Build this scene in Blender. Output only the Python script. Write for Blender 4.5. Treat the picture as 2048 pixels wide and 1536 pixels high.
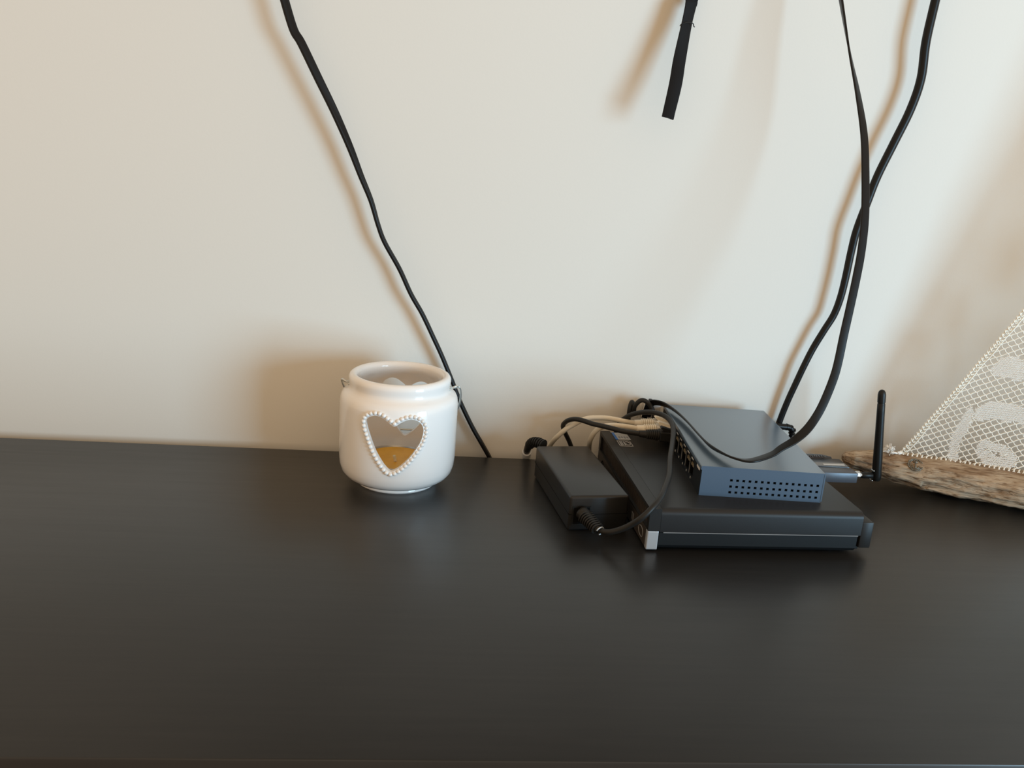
import bpy, bmesh, math, random
from mathutils import Vector, Matrix, noise

random.seed(7)
for o in list(bpy.data.objects):
    bpy.data.objects.remove(o)
SC = bpy.context.scene
COL = SC.collection
MM = 0.001
TOP = 0.80                      # height of the sideboard top above the floor, metres


def W(p):
    """scene millimetres (x right, y towards the wall, z above the sideboard top) -> metres"""
    return Vector((p[0] * MM, p[1] * MM, TOP + p[2] * MM))


# ------------------------------------------------------------------ camera
cam_d = bpy.data.cameras.new('camera')
cam = bpy.data.objects.new('camera', cam_d)
COL.objects.link(cam)
cam_d.sensor_fit = 'HORIZONTAL'
cam_d.sensor_width = 36.0
cam_d.lens = 36.0 * 1735.85 / 2048.0
cam_d.clip_start = 0.01
r_ = Vector((0.994408, -0.077513, 0.071721))
u_ = Vector((-0.048265, 0.270479, 0.961515))
f_ = Vector((0.093929, 0.959600, -0.265225))
cam.matrix_world = Matrix.Translation(W((-30.665, -763.766, 283.280))) @ Matrix((r_, u_, -f_)).transposed().to_4x4()
SC.camera = cam

# ------------------------------------------------------------------ light
SC.view_settings.view_transform = 'Standard'
SC.view_settings.look = 'None'
SC.view_settings.gamma = 1.0
SC.view_settings.use_curve_mapping = False
SC.view_settings.exposure = 0.0

world = bpy.data.worlds.new('room_ambient')
SC.world = world
world.use_nodes = True
bg = world.node_tree.nodes['Background']
bg.inputs[0].default_value = (1.0, 0.735, 0.48, 1)
bg.inputs[1].default_value = 0.915


def area_light(name, loc, target, sx, sy, power, color):
    d = bpy.data.lights.new(name, 'AREA')
    d.shape = 'RECTANGLE'
    d.size, d.size_y = sx, sy
    d.energy = power
    d.color = color
    o = bpy.data.objects.new(name, d)
    COL.objects.link(o)
    o.location = loc
    o.rotation_euler = (Vector(target) - Vector(loc)).to_track_quat('-Z', 'Y').to_euler()
    return o


# daylight from the window at the right-hand side of the room, behind the camera
area_light('window_daylight', (1.80, -1.85, TOP + 0.16), (0.05, 0.0, TOP + 0.16), 0.78, 1.0, 59.0, (0.44, 0.755, 1.0))


# ------------------------------------------------------------------ materials
def material(name, color, rough=0.5, metal=0.0, spec=0.5, coat=0.0, bump=None, vary=None, stretch=(1, 1, 1),
             rough_vary=None, coat_rough=0.05, sss=0.0):
    m = bpy.data.materials.new(name)
    m.use_nodes = True
    nt = m.node_tree
    b = nt.nodes['Principled BSDF']
    b.inputs['Base Color'].default_value = (*color, 1)
    b.inputs['Roughness'].default_value = rough
    b.inputs['Metallic'].default_value = metal
    b.inputs['Specular IOR Level'].default_value = spec
    b.inputs['Coat Weight'].default_value = coat
    b.inputs['Coat Roughness'].default_value = coat_rough
    if sss:
        b.inputs['Subsurface Weight'].default_value = sss
        b.inputs['Subsurface Radius'].default_value = (0.006, 0.003, 0.001)
        b.inputs['Subsurface Scale'].default_value = 1.0
    tc = nt.nodes.new('ShaderNodeTexCoord')
    mp = nt.nodes.new('ShaderNodeMapping')
    mp.inputs['Scale'].default_value = stretch
    nt.links.new(tc.outputs['Object'], mp.inputs['Vector'])

    def noise_tex(scale, detail=4.0):
        n = nt.nodes.new('ShaderNodeTexNoise')
        n.inputs['Scale'].default_value = scale
        n.inputs['Detail'].default_value = detail
        nt.links.new(mp.outputs['Vector'], n.inputs['Vector'])
        return n
    if vary:
        n = noise_tex(vary[0])
        r = nt.nodes.new('ShaderNodeValToRGB')
        r.color_ramp.elements[0].position = 0.3
        r.color_ramp.elements[1].position = 0.7
        r.color_ramp.elements[0].color = (*vary[1], 1)
        r.color_ramp.elements[1].color = (*color, 1)
        nt.links.new(n.outputs['Fac'], r.inputs['Fac'])
        nt.links.new(r.outputs['Color'], b.inputs['Base Color'])
    if rough_vary:
        n = noise_tex(rough_vary[0])
        r = nt.nodes.new('ShaderNodeMapRange')
        r.inputs['To Min'].default_value = rough_vary[1]
        r.inputs['To Max'].default_value = rough_vary[2]
        nt.links.new(n.outputs['Fac'], r.inputs['Value'])
        nt.links.new(r.outputs['Result'], b.inputs['Roughness'])
    if bump:
        n = noise_tex(bump[0], 5.0)
        bp = nt.nodes.new('ShaderNodeBump')
        bp.inputs['Strength'].default_value = bump[1]
        bp.inputs['Distance'].default_value = bump[2]
        nt.links.new(n.outputs['Fac'], bp.inputs['Height'])
        nt.links.new(bp.outputs['Normal'], b.inputs['Normal'])
    return m


M = {}
M['wall'] = material('wall_paint', (0.72, 0.693, 0.638), 0.75, spec=0.25, bump=(420, 0.10, 0.0006))
M['floor'] = material('floor_oak', (0.42, 0.28, 0.17), 0.45, vary=(6, (0.30, 0.19, 0.11)), stretch=(1, 8, 1))
M['ceramic'] = material('glazed_ceramic', (0.83, 0.805, 0.78), 0.5, spec=0.3, coat=1.0, coat_rough=0.03, bump=(60, 0.015, 0.0005))
M['wax'] = material('orange_wax', (0.86, 0.47, 0.05), 0.45, sss=0.15, vary=(90, (0.76, 0.38, 0.035)))
M['wick'] = material('wick', (0.9, 0.8, 0.55), 0.8)
M['tin'] = material('tin', (0.55, 0.53, 0.5), 0.3, metal=1.0)
M['wire'] = material('galvanised_wire', (0.62, 0.63, 0.60), 0.35, metal=0.8)
M['black_cord'] = material('black_pvc', (0.0075, 0.007, 0.007), 0.36, spec=0.2)
M['grey_cord'] = material('charcoal_rubber', (0.017, 0.016, 0.0145), 0.45, spec=0.25)
M['strap'] = material('black_webbing', (0.007, 0.0065, 0.007), 0.6, spec=0.15, bump=(2500, 0.3, 0.0002))
M['beige'] = material('beige_pvc', (0.68, 0.60, 0.47), 0.5, spec=0.35)
M['beige_boot'] = material('beige_boot', (0.82, 0.74, 0.60), 0.5, spec=0.35)
M['clear_plug'] = material('milky_plug', (0.70, 0.65, 0.56), 0.3, spec=0.5)
M['grey_plug'] = material('grey_plug', (0.34, 0.32, 0.30), 0.45)
M['black_plastic'] = material('black_plastic', (0.010, 0.010, 0.0095), 0.40, spec=0.25, bump=(2600, 0.12, 0.0002))
M['adapter'] = material('adapter_plastic', (0.012, 0.012, 0.012), 0.34, spec=0.38, bump=(3000, 0.10, 0.0002))
M['pc_cover'] = material('powder_coated_steel', (0.0135, 0.0135, 0.014), 0.40, spec=0.3, bump=(2200, 0.12, 0.0003))
M['pc_base'] = material('pc_chassis', (0.010, 0.012, 0.0135), 0.45, spec=0.25, bump=(2200, 0.10, 0.0003))
M['pc_bezel'] = material('pc_bezel', (0.018, 0.018, 0.018), 0.42, spec=0.25)
M['pc_strip'] = material('pc_strip', (0.045, 0.037, 0.031), 0.4, spec=0.3)
M['dark_hole'] = material('dark_inside', (0.004, 0.004, 0.004), 0.8, spec=0.1)
M['silver'] = material('silver_paint', (0.46, 0.48, 0.50), 0.38, metal=0.35)
M['switch'] = material('slate_blue_steel', (0.054, 0.096, 0.150), 0.34, spec=0.6, coat=0.7, coat_rough=0.28, bump=(1800, 0.10, 0.0003))
M['switch_port'] = material('port_panel', (0.006, 0.008, 0.010), 0.5, spec=0.2)
M['gold'] = material('gold_contacts', (0.50, 0.40, 0.25), 0.4, metal=0.6)
M['white_print'] = material('white_print', (0.62, 0.60, 0.57), 0.6)
M['sticker_white'] = material('sticker_white', (0.45, 0.45, 0.44), 0.4)
M['sticker_blue'] = material('sticker_blue', (0.02, 0.15, 0.48), 0.4)
M['sticker_dark'] = material('sticker_dark', (0.012, 0.011, 0.011), 0.4)
M['grey_print'] = material('grey_print', (0.22, 0.22, 0.22), 0.5)
M['dongle'] = material('anodised_grey', (0.085, 0.095, 0.115), 0.36, metal=0.25)
M['dongle_dark'] = material('dongle_dark', (0.030, 0.032, 0.038), 0.3, spec=0.5)
M['gloss_black'] = material('gloss_black', (0.012, 0.014, 0.02), 0.12, spec=0.6)
M['chrome'] = material('chrome', (0.72, 0.75, 0.78), 0.18, metal=1.0)
M['lace'] = material('cream_cotton', (0.90, 0.85, 0.75), 0.85, spec=0.15)
M['lace_dense'] = material('white_cotton', (0.93, 0.90, 0.85), 0.85, spec=0.15)
M['pewter'] = material('pewter', (0.22, 0.20, 0.165), 0.4, metal=0.85)
M['tv'] = material('tv_black', (0.012, 0.012, 0.013), 0.3)
M['mast'] = material('mast_wood', (0.30, 0.20, 0.12), 0.7, vary=(120, (0.18, 0.12, 0.07)), stretch=(6, 6, 1))


def desk_material():
    m = material('black_brown_veneer', (0.0135, 0.0125, 0.0115), 0.34, spec=0.47, rough_vary=(9, 0.30, 0.37), bump=(55, 0.035, 0.0005), stretch=(1, 22, 22))
    nt = m.node_tree
    b = nt.nodes['Principled BSDF']
    tc = nt.nodes.new('ShaderNodeTexCoord')
    mp = nt.nodes.new('ShaderNodeMapping')
    mp.inputs['Scale'].default_value = (3, 60, 60)
    nt.links.new(tc.outputs['Object'], mp.inputs['Vector'])
    n = nt.nodes.new('ShaderNodeTexNoise')
    n.inputs['Scale'].default_value = 4
    n.inputs['Detail'].default_value = 6
    nt.links.new(mp.outputs['Vector'], n.inputs['Vector'])
    r = nt.nodes.new('ShaderNodeValToRGB')
    r.color_ramp.elements[0].position, r.color_ramp.elements[1].position = 0.35, 0.68
    r.color_ramp.elements[0].color = (0.0118, 0.0116, 0.0112, 1)
    r.color_ramp.elements[1].color = (0.0155, 0.0150, 0.0144, 1)
    nt.links.new(n.outputs['Fac'], r.inputs['Fac'])
    # a few dust specks and pale nicks
    v = nt.nodes.new('ShaderNodeTexVoronoi')
    v.inputs['Scale'].default_value = 26
    nt.links.new(tc.outputs['Object'], v.inputs['Vector'])
    lt = nt.nodes.new('ShaderNodeMath')
    lt.operation = 'LESS_THAN'
    lt.inputs[1].default_value = 0.013
    nt.links.new(v.outputs['Distance'], lt.inputs[0])
    mx = nt.nodes.new('ShaderNodeMix')
    mx.data_type = 'RGBA'
    nt.links.new(lt.outputs[0], mx.inputs['Factor'])
    nt.links.new(r.outputs['Color'], mx.inputs['A'])
    mx.inputs['B'].default_value = (0.05, 0.047, 0.043, 1)
    nt.links.new(mx.outputs['Result'], b.inputs['Base Color'])
    return m


def driftwood_material():
    m = material('weathered_driftwood', (0.3, 0.2, 0.12), 0.85, spec=0.2)
    nt = m.node_tree
    b = nt.nodes['Principled BSDF']
    tc = nt.nodes.new('ShaderNodeTexCoord')

    def nz(scale, st, detail):
        mp = nt.nodes.new('ShaderNodeMapping')
        mp.inputs['Scale'].default_value = st
        nt.links.new(tc.outputs['Object'], mp.inputs['Vector'])
        n = nt.nodes.new('ShaderNodeTexNoise')
        n.inputs['Scale'].default_value = scale
        n.inputs['Detail'].default_value = detail
        n.inputs['Distortion'].default_value = 0.6
        nt.links.new(mp.outputs['Vector'], n.inputs['Vector'])
        return n
    big = nz(22, (1, 2.2, 2.2), 5)
    fine = nz(70, (1, 7, 7), 8)
    r1 = nt.nodes.new('ShaderNodeValToRGB')
    e = r1.color_ramp.elements
    e[0].position, e[0].color = 0.30, (0.24, 0.145, 0.08, 1)
    e[1].position, e[1].color = 0.72, (0.56, 0.45, 0.33, 1)
    k = e.new(0.5)
    k.color = (0.44, 0.33, 0.225, 1)
    nt.links.new(big.outputs['Fac'], r1.inputs['Fac'])
    r2 = nt.nodes.new('ShaderNodeValToRGB')
    e = r2.color_ramp.elements
    e[0].position, e[0].color = 0.33, (0.42, 0.34, 0.27, 1)
    e[1].position, e[1].color = 0.50, (1.0, 1.0, 1.0, 1)
    nt.links.new(fine.outputs['Fac'], r2.inputs['Fac'])
    mx = nt.nodes.new('ShaderNodeMix')
    mx.data_type = 'RGBA'
    mx.blend_type = 'MULTIPLY'
    mx.inputs['Factor'].default_value = 1.0
    nt.links.new(r1.outputs['Color'], mx.inputs['A'])
    nt.links.new(r2.outputs['Color'], mx.inputs['B'])
    nt.links.new(mx.outputs['Result'], b.inputs['Base Color'])
    bp = nt.nodes.new('ShaderNodeBump')
    bp.inputs['Strength'].default_value = 0.9
    bp.inputs['Distance'].default_value = 0.0018
    nt.links.new(fine.outputs['Fac'], bp.inputs['Height'])
    nt.links.new(bp.outputs['Normal'], b.inputs['Normal'])
    return m


M['desk'] = desk_material()
M['driftwood'] = driftwood_material()


# ------------------------------------------------------------------ builders (all shapes in millimetres)
def obj(name, bm, mat, parent=None, smooth=False, angle=None, loc=None, rot=0.0):
    me = bpy.data.meshes.new(name)
    bmesh.ops.recalc_face_normals(bm, faces=bm.faces[:])
    bm.to_mesh(me)
    bm.free()
    me.transform(Matrix.Scale(MM, 4))
    me.materials.append(M[mat])
    if smooth:
        me.polygons.foreach_set('use_smooth', [True] * len(me.polygons))
        if angle is not None:
            me.set_sharp_from_angle(angle=math.radians(angle))
    o = bpy.data.objects.new(name, me)
    COL.objects.link(o)
    if parent is not None:
        o.parent = parent
    if loc is not None:
        o.location = W(loc) if parent is None else Vector(loc) * MM
    o.rotation_euler = (0, 0, rot)
    return o


def tag(o, label, cat, group=None, kind=None):
    o['label'] = label
    o['category'] = cat
    if group:
        o['group'] = group
    if kind:
        o['kind'] = kind
    return o


def thing(name, label, cat, loc, rot=0.0, group=None):
    o = bpy.data.objects.new(name, None)
    o.empty_display_size = 0.02
    COL.objects.link(o)
    o.location = W(loc)
    o.rotation_euler = (0, 0, rot)
    return tag(o, label, cat, group)


def box(bm, x0, x1, y0, y1, z0, z1, bev=0.0, seg=2):
    vs = [bm.verts.new(p) for p in ((x0, y0, z0), (x1, y0, z0), (x1, y1, z0), (x0, y1, z0),
                                    (x0, y0, z1), (x1, y0, z1), (x1, y1, z1), (x0, y1, z1))]
    fs = [bm.faces.new([vs[i] for i in f]) for f in ((0, 3, 2, 1), (4, 5, 6, 7), (0, 1, 5, 4), (1, 2, 6, 5), (2, 3, 7, 6), (3, 0, 4, 7))]
    if bev:
        es = list({e for f in fs for e in f.edges})
        bmesh.ops.bevel(bm, geom=es, offset=bev, segments=seg, profile=0.5, affect='EDGES')
    return bm


def nb():
    return bmesh.new()


def catmull(pts, n=6):
    P = [Vector(p) for p in pts]
    if len(P) < 3:
        return P
    P = [2 * P[0] - P[1]] + P + [2 * P[-1] - P[-2]]
    out = []
    for i in range(1, len(P) - 2):
        a, b, c, d = P[i - 1:i + 3]
        for k in range(n):
            t = k / n
            out.append(0.5 * (2 * b + (c - a) * t + (2 * a - 5 * b + 4 * c - d) * t * t + (3 * b - a - 3 * c + d) * t ** 3))
    out.append(P[-2])
    return out


def frames(P):
    T = []
    for i in range(len(P)):
        a = P[max(i - 1, 0)]
        b = P[min(i + 1, len(P) - 1)]
        T.append((b - a).normalized())
    n = T[0].orthogonal().normalized()
    N = []
    for t in T:
        n = (n - t * n.dot(t))
        n = n.normalized() if n.length > 1e-8 else t.orthogonal().normalized()
        N.append(n)
    return T, N


def tube(bm, pts, rad, n=12, sub=6, cap=True, closed=False):
    P = catmull(pts, sub) if sub > 1 else [Vector(p) for p in pts]
    R = rad if callable(rad) else (lambda t: rad)
    T, N = frames(P)
    rings = []
    for i, p in enumerate(P):
        b = T[i].cross(N[i])
        r = R(i / (len(P) - 1))
        rings.append([bm.verts.new(p + (N[i] * math.cos(2 * math.pi * k / n) + b * math.sin(2 * math.pi * k / n)) * r) for k in range(n)])
    for i in range(len(rings) - 1):
        for k in range(n):
            bm.faces.new((rings[i][k], rings[i][(k + 1) % n], rings[i + 1][(k + 1) % n], rings[i + 1][k]))
    if cap:
        bm.faces.new(rings[0][::-1])
        bm.faces.new(rings[-1])
    return bm


def strip(bm, pts, wdirs, prof, sub=6):
    """sweep a closed profile [(w, t), ...] along a path; wdirs give the width direction at each waypoint"""
    P = catmull(pts, sub)
    D = catmull(wdirs, sub)
    T, _ = frames(P)
    rings = []
    for p, d, t in zip(P, D, T):
        w = (d - t * d.dot(t)).normalized()
        h = t.cross(w)
        rings.append([bm.verts.new(p + w * a + h * b) for a, b in prof])
    n = len(prof)
    for i in range(len(rings) - 1):
        for k in range(n):
            bm.faces.new((rings[i][k], rings[i][(k + 1) % n], rings[i + 1][(k + 1) % n], rings[i + 1][k]))
    bm.faces.new(rings[0][::-1])
    bm.faces.new(rings[-1])
    return bm


def lathe(bm, prof, n=96, closed=True):
    rings = []
    for r, z in prof:
        if r < 1e-6:
            rings.append([bm.verts.new((0, 0, z))])
        else:
            rings.append([bm.verts.new((r * math.cos(2 * math.pi * k / n), r * math.sin(2 * math.pi * k / n), z)) for k in range(n)])
    m = len(rings)
    for i in range(m if closed else m - 1):
        a, b = rings[i], rings[(i + 1) % m]
        for k in range(n):
            k2 = (k + 1) % n
            if len(a) == 1 and len(b) == 1:
                break
            if len(a) == 1:
                bm.faces.new((a[0], b[k2], b[k]))
            elif len(b) == 1:
                bm.faces.new((a[k], a[k2], b[0]))
            else:
                bm.faces.new((a[k], a[k2], b[k2], b[k]))
    return bm


def prism(bm, poly, f0, f1):
    """poly of 2D points; f0, f1 map a 2D point to the two end positions"""
    a = [bm.verts.new(f0(p)) for p in poly]
    b = [bm.verts.new(f1(p)) for p in poly]
    n = len(poly)
    bm.faces.new(a)
    bm.faces.new(b[::-1])
    for i in range(n):
        bm.faces.new((a[i], b[i], b[(i + 1) % n], a[(i + 1) % n]))
    return bm


def holed_panel(bm, w, h, holes, to3, thick):
    """flat sheet 0..w by 0..h with rectangular holes (a0, a1, b0, b1) and real thickness; to3(a, b, depth)"""
    A = sorted({0, w} | {x for q in holes for x in q[:2]})
    B = sorted({0, h} | {x for q in holes for x in q[2:]})
    V = {}

    def v(i, j, d):
        if (i, j, d) not in V:
            V[(i, j, d)] = bm.verts.new(to3(A[i], B[j], thick if d else 0.0))
        return V[(i, j, d)]

    def solid(i, j):
        if i < 0 or j < 0 or i >= len(A) - 1 or j >= len(B) - 1:
            return False
        ca, cb = (A[i] + A[i + 1]) / 2, (B[j] + B[j + 1]) / 2
        return not any(q[0] < ca < q[1] and q[2] < cb < q[3] for q in holes)
    for i in range(len(A) - 1):
        for j in range(len(B) - 1):
            if not solid(i, j):
                continue
            for d in (0, 1):
                bm.faces.new((v(i, j, d), v(i + 1, j, d), v(i + 1, j + 1, d), v(i, j + 1, d)))
            for di, dj, e in ((-1, 0, ((0, 0), (0, 1))), (1, 0, ((1, 0), (1, 1))), (0, -1, ((0, 0), (1, 0))), (0, 1, ((0, 1), (1, 1)))):
                if not solid(i + di, j + dj):
                    (p, q), (r, s) = e
                    bm.faces.new((v(i + p, j + q, 0), v(i + r, j + s, 0), v(i + r, j + s, 1), v(i + p, j + q, 1)))
    return bm


def rounded(w, t, r, n=4):
    """rounded rectangle profile w by t"""
    out = []
    for cx, cy, a0 in ((w / 2 - r, t / 2 - r, 0), (-w / 2 + r, t / 2 - r, 90), (-w / 2 + r, -t / 2 + r, 180), (w / 2 - r, -t / 2 + r, 270)):
        for k in range(n + 1):
            a = math.radians(a0 + 90 * k / n)
            out.append((cx + r * math.cos(a), cy + r * math.sin(a)))
    return out


def ribs(bm, a, b, w, h, count, fill=0.55):
    """ribbed strain relief: rounded plates from a to b"""
    a, b = Vector(a), Vector(b)
    ax = (b - a).normalized()
    side = ax.cross(Vector((0, 0, 1))).normalized()
    up = side.cross(ax)
    L = (b - a).length / count
    for i in range(count):
        c = a + ax * (i * L + L * fill / 2)
        k = 1 - 0.22 * i / count
        prof = rounded(w * k, h * k, min(w, h) * 0.35 * k, 3)
        r0 = [bm.verts.new(c - ax * L * fill / 2 + side * p + up * q) for p, q in prof]
        r1 = [bm.verts.new(c + ax * L * fill / 2 + side * p + up * q) for p, q in prof]
        n = len(prof)
        bm.faces.new(r0)
        bm.faces.new(r1[::-1])
        for j in range(n):
            bm.faces.new((r0[j], r1[j], r1[(j + 1) % n], r0[(j + 1) % n]))
    return bm


def rel(pts, o):
    return [tuple(Vector(p) - Vector(o)) for p in pts]


PTS = {'coil': [(157.4, 5.0, 36.1), (156.9, 4.0, 47.4), (157.3, 4.0, 55.3), (159.5, 8.0, 58.1), (162.1, 10.0, 53.6), (161.6, 4.0, 48.6), (160.7, 1.0, 55.4), (163.4, -1.0, 61.2),
          (167.2, -2.0, 63.2), (171.5, -3.0, 61.5), (174.9, -4.0, 58.1), (177.4, -5.0, 53.1), (178.7, -6.0, 46.7)],
 'dc_boot': [(89.5, -156.0, 16.3), (93.7, -163.0, 13.8), (97.1, -169.0, 11.8), (100.2, -174.0, 10.1)],
 'dc_cord': [(98.8, -171.0, 10.7), (102.4, -176.0, 10.3), (107.1, -181.0, 12.0), (114.1, -185.0, 16.2), (120.9, -189.0, 22.3), (127.3, -193.0, 30.1), (134.7, -190.5, 37.1),
             (142.3, -181.0, 41.2), (150.4, -164.0, 44.3), (156.8, -148.0, 47.1), (163.8, -122.0, 51.2), (172.8, -93.0, 54.5), (178.8, -70.0, 58.9), (179.7, -56.0, 61.1),
             (176.6, -44.0, 62.2), (170.1, -34.0, 61.5), (162.4, -25.0, 58.5), (155.2, -18.0, 54.0), (150.0, -11.0, 47.9), (146.8, -3.0, 39.3), (146.7, 6.0, 25.3),
             (147.6, 9.0, 9.1), (149.7, 9.0, -11.3), (151.3, 9.0, -26.7)],
 'dc_inlet': [(89.2, -155.0, 12.9)],
 'dcplug': [(301.0, 4.0, 42.6), (306.0, 4.0, 41.8), (314.6, 5.0, 40.9), (318.5, 5.0, 38.0), (318.2, 6.0, 33.1), (317.4, 8.0, 24.6), (316.9, 9.0, 11.3), (317.4, 9.0, -4.3)],
 'eth_black': [(151.3, -49.3, 46.0), (141.5, -48.0, 47.0), (133.1, -46.7, 48.5), (125.0, -42.0, 48.9), (115.0, -37.0, 49.3), (108.8, -33.0, 50.1), (102.6, -28.0, 50.0),
               (97.9, -22.0, 47.6), (94.6, -15.0, 43.0), (93.6, -7.0, 36.2), (98.1, 3.0, 25.9), (103.7, 8.0, 15.6), (108.2, 9.0, 4.9), (112.7, 9.0, -7.7), (116.6, 9.0, -22.9)],
 'eth_front': [(155.3, -30.7, 46.0), (145.4, -29.9, 46.0), (137.2, -27.4, 45.5), (129.8, -32.0, 46.5), (124.5, -32.0, 44.8), (120.8, -31.0, 41.7), (118.2, -28.0, 36.5),
               (117.5, -22.0, 28.8), (118.5, -14.0, 21.6), (121.0, -3.0, 12.3), (123.9, 8.0, 0.8), (125.3, 9.0, -12.3), (126.6, 9.0, -25.1)],
 'eth_rear': [(158.6, -15.8, 46.0), (148.0, -16.6, 46.5), (139.4, -15.0, 47.5), (130.2, -14.0, 48.1), (116.3, -16.0, 48.0), (109.4, -17.0, 46.0), (103.0, -16.0, 41.7),
              (96.1, -15.0, 36.6), (91.1, -12.0, 30.2), (87.4, -8.0, 24.0), (84.9, -2.0, 16.9), (83.7, 5.0, 9.3), (83.1, 9.0, 0.2), (82.8, 9.0, -14.1), (83.2, 9.0, -24.3)],
 'left_cord': [(-162.6, -6.0, 389.7), (-160.4, -5.0, 380.8), (-153.3, -5.0, 359.5), (-146.9, -5.0, 349.5), (-133.3, -4.0, 323.8), (-120.1, -3.0, 299.1), (-107.4, -1.0, 272.4),
               (-97.5, 0.0, 248.9), (-88.5, 1.0, 228.6), (-82.0, 2.0, 208.6), (-75.7, 2.0, 193.5), (-62.2, 3.0, 171.1), (-51.3, 3.0, 149.5), (-40.3, 4.0, 131.5),
               (-29.6, 5.0, 110.7), (-21.1, 6.0, 93.7), (-11.8, 7.0, 73.1), (-1.2, 8.0, 48.8), (10.9, 9.0, 25.6), (21.4, 9.0, 8.6), (29.3, 9.0, -4.6), (36.0, 9.0, -18.6),
               (40.7, 9.0, -31.2)],
 'mains': [(73.0, -32.0, 25.6), (68.5, -27.0, 26.0), (64.7, -21.0, 23.7), (63.0, -11.0, 17.1), (62.7, -1.0, 8.6), (63.1, 6.0, 0.5), (63.5, 9.0, -7.2), (64.3, 9.0, -25.1)],
 'ribbon': [(281.1, -28.0, 423.6), (283.5, -30.0, 414.2), (291.8, -43.0, 374.5), (299.7, -53.0, 343.1), (306.1, -63.0, 311.3), (307.9, -74.0, 279.4), (308.1, -85.0, 247.5),
            (306.0, -93.0, 222.5), (302.4, -100.0, 201.5), (297.4, -108.0, 177.1), (293.4, -114.0, 157.7), (289.7, -120.0, 136.8), (286.4, -124.0, 124.6), (279.8, -130.0, 109.1),
            (273.2, -135.0, 97.2), (264.5, -140.0, 86.2), (253.6, -145.0, 78.2), (242.1, -149.0, 72.5), (233.7, -152.0, 67.9), (215.9, -159.3, 65.0), (205.6, -153.5, 64.0),
            (199.1, -141.3, 63.5), (194.3, -122.2, 63.0), (193.2, -96.5, 63.0), (193.0, -65.3, 63.0), (191.2, -37.0, 63.0), (187.0, -15.8, 63.0), (180.9, -5.7, 62.5),
            (176.4, 1.1, 60.0), (173.5, 6.0, 53.9), (172.2, 8.0, 43.3)],
 'strap': [(170.3, 4.0, 419.3), (169.2, 0.0, 409.0), (166.5, -3.0, 390.3), (162.1, -10.0, 361.2), (159.5, -16.0, 340.9), (154.8, -23.0, 313.8)],
 'thick': [(379.1, 1.0, 436.4), (378.9, 1.0, 426.6), (377.4, 1.0, 393.5), (379.6, 2.0, 363.8), (375.3, 2.0, 337.7), (365.9, 2.0, 308.8), (356.8, 3.0, 279.7), (351.5, 3.0, 255.7),
           (346.4, 3.0, 231.4), (345.2, 4.0, 210.9), (344.3, 4.0, 188.1), (342.7, 4.0, 168.9), (339.7, 5.0, 152.5), (333.3, 5.0, 138.2), (325.8, 6.0, 119.8), (319.7, 6.0, 102.0),
           (315.1, 7.0, 84.8), (310.5, 8.0, 67.1), (306.4, 9.0, 47.3), (303.8, 9.0, 30.3), (302.5, 9.0, 13.3), (302.3, 9.0, -4.9), (302.7, 9.0, -20.7)]}

# ------------------------------------------------------------------ the room
WALL_Y = 18.0
DEPTH = 414.6
wl = obj('wall_back', box(nb(), -2000, 2400, 0, 100, -800, 1700), 'wall', loc=(0, WALL_Y, 0))
tag(wl, 'plain off-white painted wall behind the black sideboard', 'wall', kind='structure')
fl = obj('floor', box(nb(), -2000, 2400, -3400, WALL_Y, -20, 0), 'floor', loc=(0, 0, -800))
tag(fl, 'oak floor under the sideboard', 'floor', kind='structure')

# sideboard
X0, X1 = -720, 900
sb = thing('sideboard', 'long black-brown wooden sideboard carrying the jar and the electronics', 'sideboard', ((X0 + X1) / 2, -DEPTH / 2, -800))
hw = (X1 - X0) / 2
hd = DEPTH / 2
bm = box(nb(), -hw, hw, -hd, hd, 778, 800, 0.9, 2)
obj('top_board', bm, 'desk', sb, True, 40)
bm = box(nb(), -hw + 25, hw - 25, -hd + 30, hd - 8, 90, 778)
obj('carcass', bm, 'desk', sb)
for i in range(3):
    for j in range(3):
        w3 = (2 * hw - 60) / 3
        x = -hw + 30 + i * w3
        z = 100 + j * 226
        d = obj('drawer_front', box(nb(), x + 3, x + w3 - 3, -hd + 10, -hd + 30, z, z + 220, 1.5), 'desk', sb)
        bm = nb()
        lathe(bm, [(0, 0), (7, 0), (6, 8), (12, 16), (13, 21), (9, 25), (0, 26)], 20, False)
        bm.transform(Matrix.Translation((x + w3 / 2, -hd + 10, z + 110)) @ Matrix.Rotation(math.radians(90), 4, 'X'))
        obj('knob', bm, 'black_plastic', d, True)
for sx in (-1, 1):
    for sy in (-1, 1):
        cx, cy = sx * (hw - 55), sy * (hd - 60)
        obj('leg', box(nb(), cx - 25, cx + 25, cy - 25, cy + 25, 0, 90, 2), 'desk', sb)

# television on the wall above, from which the cables drop
tv = thing('television', 'black television hung on the wall above the hanging cables', 'television', (150, 0, 735))
obj('screen_housing', box(nb(), -560, 560, -78, -38, 0, 640, 4), 'tv', tv)
obj('screen', box(nb(), -550, 550, -79, -78, 14, 630), 'gloss_black', tv)
obj('wall_bracket', box(nb(), -150, 150, -38, 17, 180, 420), 'black_plastic', tv)

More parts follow.
